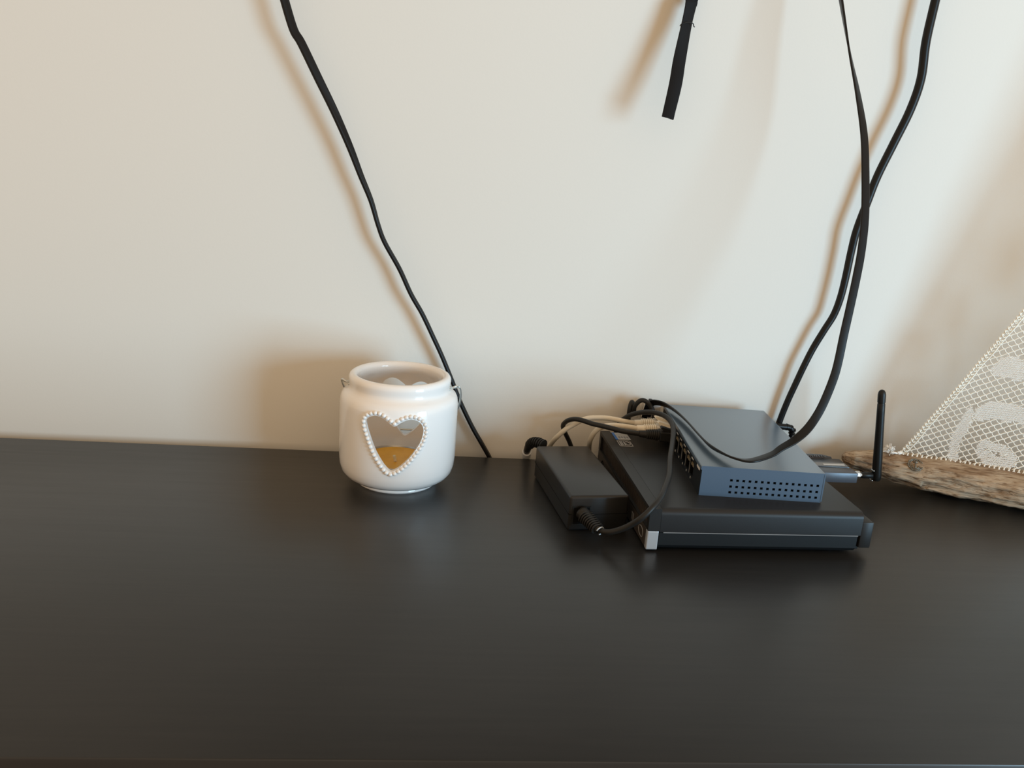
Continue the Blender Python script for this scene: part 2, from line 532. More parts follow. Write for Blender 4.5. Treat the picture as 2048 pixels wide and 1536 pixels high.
# ------------------------------------------------------------------ ceramic tealight jar
JC = (-55.5, -62.0, 0.0)
jar = thing('candle_jar', 'white glazed ceramic tealight jar with a beaded heart cut-out', 'candle jar', JC, math.radians(-2.5))
prof = [(0, 2.2), (29, 2.2), (30, 0), (33.6, 0), (34.4, 0.9), (34.4, 2.4), (33.8, 3.2), (36.0, 3.9), (40.5, 5.4), (44.4, 8.2), (47.0, 12), (48.4, 17.5), (49, 25), (49.1, 40),
        (49.1, 58), (49.1, 68), (48.95, 72), (48.4, 75.2), (47.2, 77.8), (45.2, 79.7), (43.2, 81), (42.0, 82.6), (41.7, 84.8), (41.9, 87), (42.3, 89.3), (42.1, 91.6), (41.0, 93.4), (39.2, 94.4),
        (37.2, 94.2), (35.6, 92.8), (35.0, 90.6), (35.4, 87.5), (37.6, 84), (41.0, 79.5), (43.6, 73), (44.4, 62), (44.4, 25), (43.4, 16), (40, 11), (34, 9), (0, 8.2)]
# heart outline (x, z) of the cut-out, clockwise from the notch
hz = [(680, 775), (730, 745), (785, 718), (840, 712), (895, 735), (930, 785), (935, 840), (915, 920), (870, 1000), (815, 1075), (745, 1145), (690, 1182), (652, 1190),
      (605, 1150), (560, 1090), (522, 1030), (488, 960), (455, 880), (430, 810), (425, 757), (447, 720), (500, 697), (560, 702), (620, 738)]
heart = [((a - 672) / 11.3, 72.4 - (b - 678) * (52.5 / 573)) for a, b in hz]


def closed_cr(P, n=4):
    out = []
    m = len(P)
    for i in range(m):
        a, b, c, d = (Vector(P[(i + k) % m]) for k in (-1, 0, 1, 2))
        for k in range(n):
            t = k / n
            out.append(0.5 * (2 * b + (c - a) * t + (2 * a - 5 * b + 4 * c - d) * t * t + (3 * b - a - 3 * c + d) * t ** 3))
    return out


bm = lathe(nb(), prof, 128, False)
body = obj('jar_body', bm, 'ceramic', jar, True)
hc = closed_cr(heart, 4)
bm = nb()
prism(bm, [(v.x, v.y) for v in hc], lambda q: (q[0], -80, q[1]), lambda q: (q[0], -8, q[1]))
prism(bm, [(v.x, v.y) for v in hc], lambda q: (q[0] + 3.2, 8, 18.6 + (q[1] - 20.7) * 1.20), lambda q: (q[0] + 3.2, 80, 18.6 + (q[1] - 20.7) * 1.20))
cutter = obj('cutter', bm, 'ceramic', jar)
mod = body.modifiers.new('cut', 'BOOLEAN')
mod.operation = 'DIFFERENCE'
mod.solver = 'EXACT'
mod.object = cutter
dg = bpy.context.evaluated_depsgraph_get()
cut_me = bpy.data.meshes.new_from_object(body.evaluated_get(dg))
body.modifiers.clear()
body.data = cut_me
body.data.name = 'jar_body'
body.data.polygons.foreach_set('use_smooth', [True] * len(body.data.polygons))
body.data.set_sharp_from_angle(angle=math.radians(38))
bpy.data.objects.remove(cutter)

# raised beads round the front heart, evenly spaced on an outward offset of the outline
off = []
m = len(hc)
for i in range(m):
    t = (hc[(i + 1) % m] - hc[i - 1]).normalized()
    off.append(hc[i] + Vector((-t.y, t.x)) * 2.3)
cen = sum((v.x for v in off)) / m, sum((v.y for v in off)) / m
if max(v.y for v in off) < max(v.y for v in hc):
    off = [hc[i] - (off[i] - hc[i]) for i in range(m)]
L = [0]
for i in range(m):
    L.append(L[-1] + (off[(i + 1) % m] - off[i]).length)
NB = 46
bead_me = None
for k in range(NB):
    s = L[-1] * k / NB
    i = max(j for j in range(m) if L[j] <= s)
    f = (s - L[i]) / max(1e-6, L[i + 1] - L[i])
    p = off[i].lerp(off[(i + 1) % m], f)
    rr = 49.1 - max(0.0, (p.y - 70) * 0.07)
    y = -math.sqrt(max(0, rr ** 2 - p.x ** 2)) - 0.2
    if bead_me is None:
        bm = nb()
        bmesh.ops.create_icosphere(bm, subdivisions=2, radius=1.85)
        o = obj('bead', bm, 'ceramic', jar, True)
        bead_me = o.data
    else:
        o = bpy.data.objects.new('bead', bead_me)
        COL.objects.link(o)
        o.parent = jar
    o.location = (p.x * MM, y * MM, p.y * MM)

# wire bail: ears at the neck, handle fallen behind the jar
bm = nb()
ring = [(41.9 * math.cos(a), 41.9 * math.sin(a), 83.6) for a in [math.radians(d) for d in range(-8, 189, 7)]]
tube(bm, ring, 0.8, 8, 2)
obj('neck_wire', bm, 'wire', jar, True)
for s in (-1, 1):
    bm = nb()
    pts = [(s * 41.5, -2, 84), (s * 44.5, -3, 85.2), (s * 47.2, -1.5, 86.2), (s * 48.4, 1, 85.2), (s * 47, 2.5, 84), (s * 44.2, 2, 83.6), (s * 41.8, 3, 83.6)]
    tube(bm, pts, 0.9, 8, 4)
    obj('wire_ear', bm, 'wire', jar, True)
bm = nb()
hp = [(-47.6, 0, 85.6), (-48.6, 3, 84), (-48.5, 14, 76), (-45, 27, 60), (-38, 39, 42), (-20, 50, 30), (0, 53, 27), (20, 50, 30), (38, 39, 42), (48.0, 22, 58), (50.8, 8, 72), (50.2, 2, 83), (47.6, 0, 85.6)]
tube(bm, hp, 0.9, 8, 5)
obj('wire_handle', bm, 'wire', jar, True)

# tealight inside
tl = thing('tealight_candle', 'orange-yellow wax candle in a metal cup inside the white heart jar', 'candle', (JC[0] - 1.5, JC[1] + 6, 8.8))
bm = lathe(nb(), [(0, 0), (28, 0), (29.2, 1), (29.6, 8.6), (30, 9), (29.4, 9.2), (28.8, 8.4), (28.4, 1.6), (0, 1.4)], 64, False)
obj('metal_cup', bm, 'tin', tl, True, 40)
bm = lathe(nb(), [(0, 1.5), (28.2, 1.7), (28.5, 7.6), (27.2, 7.1), (18, 6.8), (6, 6.7), (2.2, 7.2), (0, 7.6)], 64, False)
obj('wax', bm, 'wax', tl, True, 50)
bm = tube(nb(), [(0, -6, 6.9), (-0.3, -6, 9.5), (-1.2, -6.2, 12.4)], 1.25, 8, 4)
obj('wick', bm, 'wick', tl, True)

# ------------------------------------------------------------------ cables on the wall
fig8 = []
for k in range(10):
    a = math.radians(-90 + 180 * k / 9)
    fig8.append((1.85 + 1.75 * math.cos(a), 1.75 * math.sin(a)))
fig8 += [(0, 1.05)]
for k in range(10):
    a = math.radians(90 + 180 * k / 9)
    fig8.append((-1.85 + 1.75 * math.cos(a), 1.75 * math.sin(a)))
fig8 += [(0, -1.05)]

P = PTS['left_cord']
P = [(P[0][0] - 30, -14, 760), (P[0][0] - 24, -14, 560), (P[0][0] - 8, -9, 425)] + P
wd = []
for i in range(len(P)):
    z = P[i][2]
    t = min(1, max(0, (z - 215) / 120))        # flat side turns away further down
    wd.append((0.10 + 0.9 * t, 1 - 0.75 * t, 0.0))
O = P[-1]
c = obj('twin_power_cord', strip(nb(), rel(P, O), wd, fig8, 6), 'black_cord', smooth=True, loc=O)
tag(c, 'black twin-core cord running down the wall behind the white jar', 'cable')

P = PTS['strap']
P = [(176, 8, 760), (175, 7, 560)] + P
O = P[-1]
st = thing('hanging_strap', 'short flat black strap hanging loose from above, ending mid-wall', 'strap', O)
wd = [(1, 0.25, 0), (1, 0.25, 0), (1, 0.3, 0), (1, 0.35, 0), (1, 0.55, 0), (1, 0.15, 0.06), (1, 0.05, 0.03), (1, 0.0, -0.02)]
obj('front_band', strip(nb(), rel(P, O), wd, rounded(10.4, 1.1, 0.4, 2), 6), 'strap', st, True, 50)
P2 = [(p[0] + 1.6, p[1] + 2.2, p[2]) for p in P]
P2[-1] = (P2[-1][0] - 1.2, P2[-1][1] - 1.2, P2[-1][2])
wd2 = [(d[0], d[1] + 0.12, d[2]) for d in wd]
obj('rear_band', strip(nb(), rel(P2, O), wd2, rounded(10.0, 1.1, 0.4, 2), 6), 'strap', st, True, 50)
kx, ky, kz = Vector(PTS['strap'][2]) - Vector(O)
bm = tube(nb(), [(kx - 5.4, ky - 1.2, kz - 2.6), (kx - 5.0, ky - 2.2, kz - 1.5), (kx, ky - 2.4, kz + 0.6), (kx + 4.8, ky - 1.8, kz + 0.3), (kx + 6.2, ky - 0.6, kz - 1.6), (kx + 7.2, ky, kz - 2.2)], 0.42, 6, 4)
obj('binding_thread', bm, 'grey_cord', st, True)

P = PTS['thick']
P = [(374, 0, 760), (376, 0, 560), (378.6, 0.5, 470)] + P
O = P[-1]
c = obj('round_power_cable', tube(nb(), rel(P, O), lambda t: 3.75 - 0.8 * min(1, max(0, (t - 0.3) / 0.5)), 14, 6), 'black_cord', smooth=True, loc=O)
tag(c, 'thick round black cable descending the wall behind the blue box', 'cable')

P = PTS['ribbon']
P = [(262, -14, 760), (270, -18, 560), (277.5, -25, 460)] + P
wd = []
for i, p in enumerate(P):
    z = p[2]
    if i < 22 and z > 90:
        if z > 300:
            t = min(1, (z - 300) / 110)
            wd.append((1 - 0.88 * t, 0.15 + 0.85 * t, 0))
        else:
            t = min(1, max(0, (300 - z) / 200))
            wd.append((1, 0.15 - 0.35 * t, -0.45 * t))
    elif i < 22:
        t = min(1, max(0, (90 - z) / 22))
        wd.append((0.75 - 0.75 * t, -0.3 - 0.7 * t, -0.5 + 0.42 * t))
    else:
        d = Vector(P[min(i + 1, len(P) - 1)]) - Vector(P[i - 1])
        d.z = 0
        w = d.normalized().cross(Vector((0, 0, 1)))
        w = -w if w.dot(Vector(wd[-1])) < 0 else w
        k = min(1, (i - 22) / 3.0)
        e = Vector((-0.72, 0.0, 0.68))
        w = w.lerp(e, max(0, k))
        wd.append(tuple(w))
O = P[-1]
c = obj('flat_ribbon_cable', strip(nb(), rel(P, O), wd, rounded(6.9, 1.7, 0.7, 3), 6), 'black_cord', smooth=True, loc=O)
tag(c, 'flat black ribbon cable looping down over the slate-blue box', 'cable')

# ------------------------------------------------------------------ mini computer
PC = thing('mini_computer', 'flat black mini desktop computer lying under the slate-blue network box', 'computer', (134.35, -186.87, 0), math.radians(1.923))


def cover_profile():
    out = [(0.4, 15.6), (0.4, 29.0)]
    for k in range(1, 7):
        a = math.radians(180 - 90 * k / 6)
        out.append((5.4 + 5 * math.cos(a), 29 + 5 * math.sin(a)))
    for k in range(0, 7):
        a = math.radians(90 - 90 * k / 6)
        out.append((171.6 + 5 * math.cos(a), 29 + 5 * math.sin(a)))
    out.append((176.6, 15.6))
    return out


bm = prism(nb(), cover_profile(), lambda q: (9.2, q[0], q[1]), lambda q: (167, q[0], q[1]))
obj('cover', bm, 'pc_cover', PC, True, 35)
bm = nb()
base = [(3.5, 2.0), (1.0, 5), (0.8, 15.0), (176.2, 15.0), (176.0, 5), (173.5, 2.0)]
prism(bm, base, lambda q: (9.2, q[0], q[1]), lambda q: (165, q[0], q[1]))
obj('chassis', bm, 'pc_base', PC)
obj('seam_lip', box(nb(), 12, 165, 0.25, 3, 15.0, 15.6), 'grey_print', PC)
for x in (25, 150):
    for y in (18, 158):
        bm = lathe(nb(), [(0, 0), (7, 0), (7, 2.1), (0, 2.1)], 20, False)
        bm.transform(Matrix.Translation((x, y, 0)))
        obj('rubber_foot', bm, 'black_plastic', PC)
bz = obj('front_bezel', holed_panel(nb(), 177, 17.6, [(5, 171, 1.2, 14.8)], lambda a, b, d: (d, a, 16.6 + b), 8.9), 'pc_bezel', PC)
obj('vent_backing', box(nb(), 8.0, 8.8, 4, 172, 17, 32), 'dark_hole', bz)
bm = nb()
n_sl = 52
for i in range(n_sl):
    y = 5.5 + i * 166.0 / n_sl
    a = [(2.2, y, 17.6), (2.2, y + 1.3, 17.6), (2.2, y + 6.3, 31.6), (2.2, y + 5.0, 31.6)]
    b = [(7.9, q[1], q[2]) for q in a]
    va = [bm.verts.new(q) for q in a]
    vb = [bm.verts.new(q) for q in b]
    bm.faces.new(va)
    bm.faces.new(vb[::-1])
    for k in range(4):
        bm.faces.new((va[k], vb[k], vb[(k + 1) % 4], va[(k + 1) % 4]))
g = obj('vent_grille', bm, 'pc_strip', bz)
g['kind'] = 'stuff'
sp = obj('front_strip', box(nb(), 0.0, 8.9, 5, 176.6, 1.6, 16.4, 0.5), 'pc_strip', PC)
bm = nb()
tube(bm, [(-0.1, y, z) for y, z in [(22, 6), (17, 5), (13.5, 5.4), (12, 8), (13, 11.2), (17, 12.6), (22, 11.4), (24.5, 9), (22, 6)]], 0.28, 6, 4)
obj('button_outline', bm, 'grey_print', sp)
obj('badge', box(nb(), -0.3, 0.2, 40, 46, 6, 12), 'grey_print', sp)
bm = tube(nb(), [(-0.1, 156 + 3 * math.cos(a), 9 + 3.2 * math.sin(a)) for a in [k * math.pi / 4 for k in range(7)]], 0.45, 6, 3)
obj('power_symbol', bm, 'dark_hole', sp)
tr = obj('silver_trim', box(nb(), -0.15, 8.6, 0.1, 5.0, 1.4, 16.4, 0.8), 'silver', PC)
tr['label'] = 'bright silver corner trim'
bk = nb()
box(bk, 167, 176.5, 0.6, 17, 5.2, 26.4, 1.0)
obj('rear_housing', bk, 'pc_bezel', PC, True, 40)
obj('rear_panel', box(nb(), 165, 168.4, 4, 174, 3, 31), 'black_plastic', PC)
# stickers on the cover
s1 = obj('blue_sticker', box(nb(), 9.6, 23.5, 154, 173, 33.95, 34.12), 'sticker_white', PC)
s1['label'] = 'blue and white sticker'
obj('blue_band', box(nb(), 9.5, 11.8, 153.9, 173.1, 34.0, 34.16), 'sticker_blue', s1)
for k in range(4):
    obj('print_block', box(nb(), 13.2 + 2.5 * k, 14.9 + 2.5 * k, 157 + (k % 2), 162.5, 34.1, 34.17), 'grey_print', s1)
s2 = obj('framed_sticker', box(nb(), 9.4, 21.4, 136.4, 151.2, 33.95, 34.10), 'sticker_dark', PC)
bm = nb()
for a in ((9.4, 21.4, 136.4, 136.9), (9.4, 21.4, 150.7, 151.2), (9.4, 9.75, 136.4, 151.2), (21.05, 21.4, 136.4, 151.2)):
    box(bm, *a, 34.08, 34.16)
obj('frame_print', bm, 'white_print', s2)
for k in range(3):
    obj('bar_print', box(nb(), 11.0 + 0.95 * k, 11.35 + 0.95 * k, 138.6, 149.4, 34.08, 34.16), 'white_print', s2)
bm = tube(nb(), [(17.6 + 2.6 * math.cos(a), 143.8 + 4.2 * math.sin(a), 34.12) for a in [math.radians(d) for d in range(-150, 151, 30)]], 0.22, 6, 3)
obj('round_print', bm, 'white_print', s2)
bm = nb()
box(bm, 14.6, 14.95, 139, 149, 34.08, 34.16)
box(bm, 14.6, 16.8, 143.4, 144.3, 34.08, 34.16)
obj('letter_print', bm, 'white_print', s2)

# ------------------------------------------------------------------ network switch
SWH, SWW, SWD = 24.1, 96.3, 163.0
SW = thing('network_switch', 'slate-blue metal network switch stacked on the black mini computer', 'network switch', (178.42, -156.66, 34.0), math.radians(-3.897))
bm = nb()
pf = [(0, 1.0), (0, SWH - 1.0), (0.35, SWH - 0.35), (1.0, SWH), (SWW - 1.0, SWH), (SWW - 0.35, SWH - 0.35), (SWW, SWH - 1.0), (SWW, 1.0)]
inner = [(SWW - 1.0, 1.0), (SWW - 1.0, SWH - 1.4), (SWW - 1.4, SWH - 1.0), (1.4, SWH - 1.0), (1.0, SWH - 1.0), (1.0, SWH - 3)]
poly = [(0, SWH - 3.2), (0, SWH - 1.0)] + pf[2:] + inner
prism(bm, poly, lambda q: (q[0], 0.0, q[1]), lambda q: (q[0], SWD, q[1]))
obj('top_cover', bm, 'switch', SW, True, 35)
obj('bottom_tray', box(nb(), 0.6, SWW - 0.6, 0.8, SWD - 0.4, 0.4, 1.4), 'switch', SW)
obj('back_panel', box(nb(), 1.0, SWW - 1.0, SWD - 1.2, SWD - 0.2, 1, SWH - 1), 'switch', SW)
holes = []
for r, zc in enumerate((13.7, 8.6, 3.9)):
    for i in range(15):
        xc = 24.4 + i * 4.79
        holes.append((round(xc - 1.05, 2), round(xc + 1.05, 2), zc - 0.95, zc + 0.95))
sp = obj('vent_panel', holed_panel(nb(), SWW - 1.6, SWH - 1.0, [(h[0] - 0.8, h[1] - 0.8, h[2], h[3]) for h in holes], lambda a, b, d: (a + 0.8, 0.25 + d, b), 1.0), 'switch', SW)
sp['label'] = 'perforated blue side panel'
obj('vent_backing', box(nb(), 3, SWW - 3, 3.4, 4.2, 1.5, SWH - 2), 'dark_hole', sp)
pc_y = [30 + 15.6 * k for k in range(8)]
ph = [(y - 6.1, y + 6.1, 4.6, 16.6) for y in pc_y]
pp = obj('port_panel', holed_panel(nb(), SWD - 1.2, SWH - 3.2, ph, lambda a, b, d: (0.3 + d, a + 0.6, b), 1.0), 'switch_port', SW)
jk = None
for k, y in enumerate(pc_y):
    y += 0.6
    bm = nb()
    # socket: open box behind the panel
    for f in (((1.3, -6.1, 4.6), (1.3, 6.1, 4.6), (13, 6.1, 4.6), (13, -6.1, 4.6)), ((1.3, -6.1, 16.6), (1.3, 6.1, 16.6), (13, 6.1, 16.6), (13, -6.1, 16.6)),
              ((1.3, -6.1, 4.6), (13, -6.1, 4.6), (13, -6.1, 16.6), (1.3, -6.1, 16.6)), ((1.3, 6.1, 4.6), (13, 6.1, 4.6), (13, 6.1, 16.6), (1.3, 6.1, 16.6)),
              ((13, -6.1, 4.6), (13, 6.1, 4.6), (13, 6.1, 16.6), (13, -6.1, 16.6))):
        bm.faces.new([bm.verts.new(q) for q in f])
    pt = obj('port', bm, 'dark_hole', SW, loc=(0, y, 0))
    if k < 5:
        bm = nb()
        box(bm, 0.7, 3.2, -3.9, -1.0, 12.4, 14.8)
        box(bm, 0.7, 3.2, 1.0, 3.9, 12.4, 14.8)
        obj('contact', bm, 'gold', pt)
        obj('port_frame', box(nb(), -0.05, 0.35, 6.1, 6.5, 4.4, 16.8), 'grey_print', pt)
        bm = nb()
        box(bm, 0.15, 0.4, -3.2, 3.6, 18.2, 19.1)
        obj('port_label', bm, 'white_print', pt)
        obj('status_light', box(nb(), 0.05, 0.4, -0.5, 0.5, 2.0, 3.6), 'white_print', pt)
for k, (a, b) in enumerate(((5.0, 6.6), (7.2, 8.8), (9.4, 10.8), (11.4, 12.6), (13.2, 14.6))):
    obj('panel_print', box(nb(), 0.1, 0.4, a, b, 18.4 - (k % 2) * 0.3, 20.4), 'white_print', SW)

# ------------------------------------------------------------------ power adapter
AW, AD, AH = 48.0, 113.5, 28.8
AP = thing('power_adapter', 'black brick power adapter lying left of the mini computer', 'power adapter', (79.97, -155.87, 0), math.radians(7.374))
obj('shell', box(nb(), 0, AW, 0, AD, 0, AH, 2.2, 3), 'adapter', AP, True, 40)
obj('seam', holed_panel(nb(), AW + 0.06, AD + 0.06, [(2.5, AW - 2.5, 2.5, AD - 2.5)], lambda a, b, d: (a - 0.03, b - 0.03, 13.4 + d), 0.45), 'dark_hole', AP)
ip = obj('inlet_frame', holed_panel(nb(), 14.5, 15.5, [(1.0, 13.5, 1.0, 14.5)], lambda a, b, d: (2.6 + a, -0.5 + d, 5.0 + b), 1.2), 'black_plastic', AP)
obj('inlet_socket', box(nb(), 3.6, 16.2, -0.15, 0.6, 6.0, 19.4), 'dark_hole', ip)

dc = thing('adapter_cord', 'charcoal cord looping from the power adapter over the mini computer', 'cable', PTS['dc_boot'][-1])
O = PTS['dc_boot'][-1]
cord = rel(PTS['dc_cord'], O)
obj('cord', tube(nb(), cord, 2.25, 14, 6), 'grey_cord', dc, True)
bt = rel(PTS['dc_boot'], O)
bm = tube(nb(), bt, lambda t: 5.3 - 2.3 * t, 12, 5)
obj('plug_body', bm, 'grey_cord', dc, True)
bm = ribs(nb(), Vector(bt[0]).lerp(Vector(bt[-1]), 0.22), Vector(bt[-1]) * 0.98 + Vector(bt[0]) * 0.02, 12.4, 9.4, 8)
obj('strain_relief', bm, 'grey_cord', dc, True, 40)
bm = nb()
d = (Vector(bt[-1]) - Vector(bt[-2])).normalized()
s = d.cross(Vector((0, 0, 1))).normalized()
u2 = s.cross(d)
cc = Vector(bt[-1]) + d * 1.4
tube(bm, [cc + (s * math.cos(a) + u2 * math.sin(a)) * 3.6 for a in [math.radians(x) for x in range(20, 261, 30)]], 0.55, 8, 4)
obj('cable_clip', bm, 'silver', dc, True)

mc = thing('mains_lead', 'black ribbed mains plug behind the adapter with a white collar', 'cable', PTS['mains'][-1])
O = PTS['mains'][-1]
mp_ = rel(PTS['mains'], O)
obj('cord', tube(nb(), mp_[3:], 3.0, 12, 6), 'black_cord', mc, True)
bm = tube(nb(), mp_[:5], lambda t: 4.2 - 0.8 * t, 12, 6)
obj('plug_body', bm, 'black_cord', mc, True)
bm = nb()
cp = catmull(mp_[:4], 3)
for i in range(0, 9):
    ax = (cp[min(i + 1, len(cp) - 1)] - cp[max(i - 1, 0)]).normalized()
    tube(bm, [cp[i] - ax * 0.6, cp[i] + ax * 0.6], 5.2 - 0.08 * i, 14, 1)
obj('strain_relief', bm, 'grey_cord', mc, True, 40)
a, b = Vector(mp_[4]).lerp(Vector(mp_[5]), 0.25), Vector(mp_[5])
obj('white_collar', tube(nb(), [a, b], 4.4, 16, 1), 'white_print', mc, True, 40)['label'] = 'white collar'

# ------------------------------------------------------------------ network leads


def sw_world(lx, ly, lz):
    v = Matrix.Rotation(SW.rotation_euler.z, 3, 'Z') @ Vector((lx, ly, lz))
    return (v.x + 178.42, v.y + -156.66, v.z + 34.0)


def lead(name, label, key, port, cord_mat, boot_mat, plug_mat, r, z=11.0):
    O = PTS[key][-1]
    t = thing(name, label, 'cable', O, group='network leads plugged in the switch')
    end = Vector(sw_world(1.0, pc_y[port] + 0.6, z)) - Vector(O)
    P = [Vector(p) for p in rel(PTS[key], O)]
    ax = Vector(sw_world(-1, 0, 0)) - Vector(sw_world(0, 0, 0))
    side = Vector((ax.y, -ax.x, 0))
    boot_in = end + ax * 13.5
    boot_out = end + ax * 31
    path = [boot_in, end + ax * 22, boot_out] + [p for p in P if (p - end).dot(ax) > 36 or p.z < boot_out.z - 8]
    obj('cord', tube(nb(), path, r, 12, 6), cord_mat, t, True)
    bm = nb()
    v = [end - ax * 4 - side * 5.8 + Vector((0, 0, -4.2)), end + ax * 13.5 + side * 5.8 + Vector((0, 0, 4.2))]
    M4 = Matrix((ax, side, Vector((0, 0, 1)))).transposed().to_4x4()
    box(bm, -4, 13.5, -5.8, 5.8, -4.4, 4.2, 0.6, 1)
    bm.transform(Matrix.Translation(end) @ M4)
    obj('plug', bm, plug_mat, t)
    bm = nb()
    ribs(bm, boot_in + ax * 1.0, boot_out - ax * 5.5, 10.6, 9.4, 6, 0.55)
    tube(bm, [boot_in, boot_out], lambda q: 4.2 - 1.4 * q, 12, 1)
    obj('boot', bm, boot_mat, t, True, 40)
    bm = nb()
    prism(bm, [(0, 4.0), (9, 4.2), (13, 7.0), (11.5, 8.2), (6, 6.6), (0, 5.2)], lambda q: (q[0], -2.8, q[1]), lambda q: (q[0], 2.8, q[1]))
    bm.transform(Matrix.Translation(end) @ M4)
    obj('latch', bm, boot_mat if plug_mat == 'clear_plug' else plug_mat, t)
    return t


lead('network_lead', 'black network lead plugged in the switch, nearest of the three plugs', 'eth_black', 5, 'grey_cord', 'grey_cord', 'black_plastic', 2.2)
lead('network_lead', 'beige network lead plugged between the black lead and the rear beige lead', 'eth_front', 6, 'beige', 'beige_boot', 'clear_plug', 2.3)
lead('network_lead', 'beige network lead arching down behind the adapter, rearmost of the three plugs', 'eth_rear', 7, 'beige', 'beige_boot', 'clear_plug', 2.3)

O = PTS['coil'][0]
cl = thing('looped_cable', 'black cable coiled in loops behind the network plugs, with grey plug', 'cable', O)
obj('cord', tube(nb(), rel(PTS['coil'], O), 2.15, 12, 6), 'grey_cord', cl, True)
bm = nb()
box(bm, 0, 7.2, -2, 6, 0, 13.5, 0.8, 2)
bm.transform(Matrix.Translation(Vector((178.4, 2.0, 46.5)) - Vector(O)))
obj('grey_plug', bm, 'grey_plug', cl, True, 40)['label'] = 'light grey plug'
for k in range(2):
    bm = tube(nb(), [Vector((165 + 3.6 * k, 4, 44)) - Vector(O), Vector((166 + 3.6 * k, 4, 52)) - Vector(O), Vector((168 + 3.4 * k, 5, 58)) - Vector(O)], 0.6, 6, 4)
    obj('wire_strand', bm, 'clear_plug', cl, True)
bm = nb()
box(bm, -1.6, 1.8, -1, 4, -9, 8.5, 0.8, 2)
bm.transform(Matrix.Translation(Vector((176.4, 4.0, 54)) - Vector(O)))
obj('cable_tie', bm, 'black_cord', cl, True, 40)

O = PTS['dcplug'][-1]
ap = thing('angled_plug_lead', 'small black angled plug and lead behind the blue switch', 'cable', O)
P = rel(PTS['dcplug'], O)
obj('cord', tube(nb(), P[3:], 1.9, 10, 6), 'black_cord', ap, True)
obj('plug_body', tube(nb(), P[:4], lambda t: 3.2 - 0.4 * t, 12, 6), 'black_cord', ap, True)
bm = nb()
cp = catmull(P[1:6], 3)
for i in range(2, 9, 2):
    ax = (cp[i + 1] - cp[i - 1]).normalized()
    tube(bm, [cp[i] - ax * 0.7, cp[i] + ax * 0.7], 3.3, 12, 1)
obj('strain_relief', bm, 'black_cord', ap, True, 40)

# ------------------------------------------------------------------ radio receiver with antenna
RD = thing('radio_receiver', 'small grey metal radio receiver with upright antenna beside the driftwood', 'receiver', (308, -57, 10), math.radians(1.0))
bm = box(nb(), 2.2, 51, 0, 14, 0, 9.4, 0.7, 2)
obj('front_body', bm, 'dongle', RD, True, 40)
obj('groove', box(nb(), 2.4, 50.6, 14, 16.2, 0.6, 8.2), 'dark_hole', RD)
bm = box(nb(), 2.2, 50.8, 16.2, 38, 0, 9.4, 0.7, 2)
rb = obj('rear_body', bm, 'dongle_dark', RD, True, 40)
obj('label_plate', box(nb(), 6, 49.5, 17.2, 26, 9.3, 9.6), 'grey_print', RD)
obj('white_stripe', box(nb(), 27, 47.5, 19.6, 22.4, 9.5, 9.8), 'white_print', RD)
bm = nb()
tube(bm, [(3, 41.5, 6.2), (26, 41.8, 6.4), (44, 41.5, 6.2)], lambda t: 5.4 - 1.6 * max(0, t - 0.75) * 4, 16, 8)
gb = obj('glossy_end', bm, 'gloss_black', RD, True, 50)
random.seed(3)
x = 20.0
for k in range(9):
    hgt = random.choice((1.6, 2.2, 2.6))
    bm = nb()
    tube(bm, [(x, 39.0 - hgt / 2, 11.0), (x + random.uniform(-0.9, 0.9), 39.0 + hgt / 2, 11.55)], 0.3, 6, 1)
    obj('letter_stroke', bm, 'grey_print', gb)
    x += random.uniform(1.6, 2.6)
obj('usb_connector', box(nb(), -4, 2.4, 4, 16, 2.4, 7), 'chrome', RD)
an = nb()
n = lathe(an, [(0, 0), (3.4, 0), (3.9, 0.7), (3.9, 4.2), (3.2, 5.2), (2.2, 5.4), (2.2, 7), (0, 7)], 8, False)
an.transform(Matrix.Translation((51, 6.6, 5.6)) @ Matrix.Rotation(math.radians(90), 4, 'Y'))
obj('antenna_nut', an, 'chrome', RD)
an = nb()
lathe(an, [(0, 0), (2.6, 0), (2.9, 0.5), (2.9, 10), (2.4, 10.6), (0, 10.6)], 20, False)
an.transform(Matrix.Translation((57.6, 6.6, 5.6)) @ Matrix.Rotation(math.radians(90), 4, 'Y'))
obj('antenna_hinge', an, 'black_plastic', RD, True, 40)
an = nb()
lathe(an, [(0, 0), (3.1, 0), (3.9, 1.5), (4.2, 5), (4.1, 22), (3.75, 40), (3.5, 66), (3.4, 73.2), (3.15, 73.6), (3.15, 74.6), (3.5, 75), (3.5, 82), (3.0, 84.6), (1.8, 86.2), (0, 86.8)], 24, False)
an.transform(Matrix.Translation((73, 6.6, 1.2)) @ Matrix.Rotation(math.radians(-7.3), 4, 'Y'))
obj('antenna', an, 'black_plastic', RD, True, 40)
for dz in (0.6, 10.0):
    obj('hinge_pin', box(nb(), 67.2, 68.6, 4.2, 9.0, dz, dz + 1.3, 0.4), 'chrome', RD)

# ------------------------------------------------------------------ driftwood sailing boat
BT = (411.4, -27.6, 0.0)
boat = thing('driftwood_boat', 'ornamental sailing boat of rough driftwood with a crocheted lace sail', 'ornament', BT, math.radians(-20.6))
# local x runs along the hull, local y towards the wall, z up
SEC = [(-50, 17, 21, 2, 3), (-47, 13, 24, 6, 6), (-38, 10, 26.5, 10, 9), (-20, 6.5, 29, 13.5, 12), (0, 4, 30.5, 16, 15), (30, 1.5, 31, 20, 18), (60, 0, 30.5, 25, 20), (100, 0, 30.5, 31, 22),
       (150, 0, 33, 33, 22), (240, 2, 34, 31, 22), (300, 5, 32, 22, 16), (338, 12, 30, 12, 10), (348, 18, 26, 4, 4)]


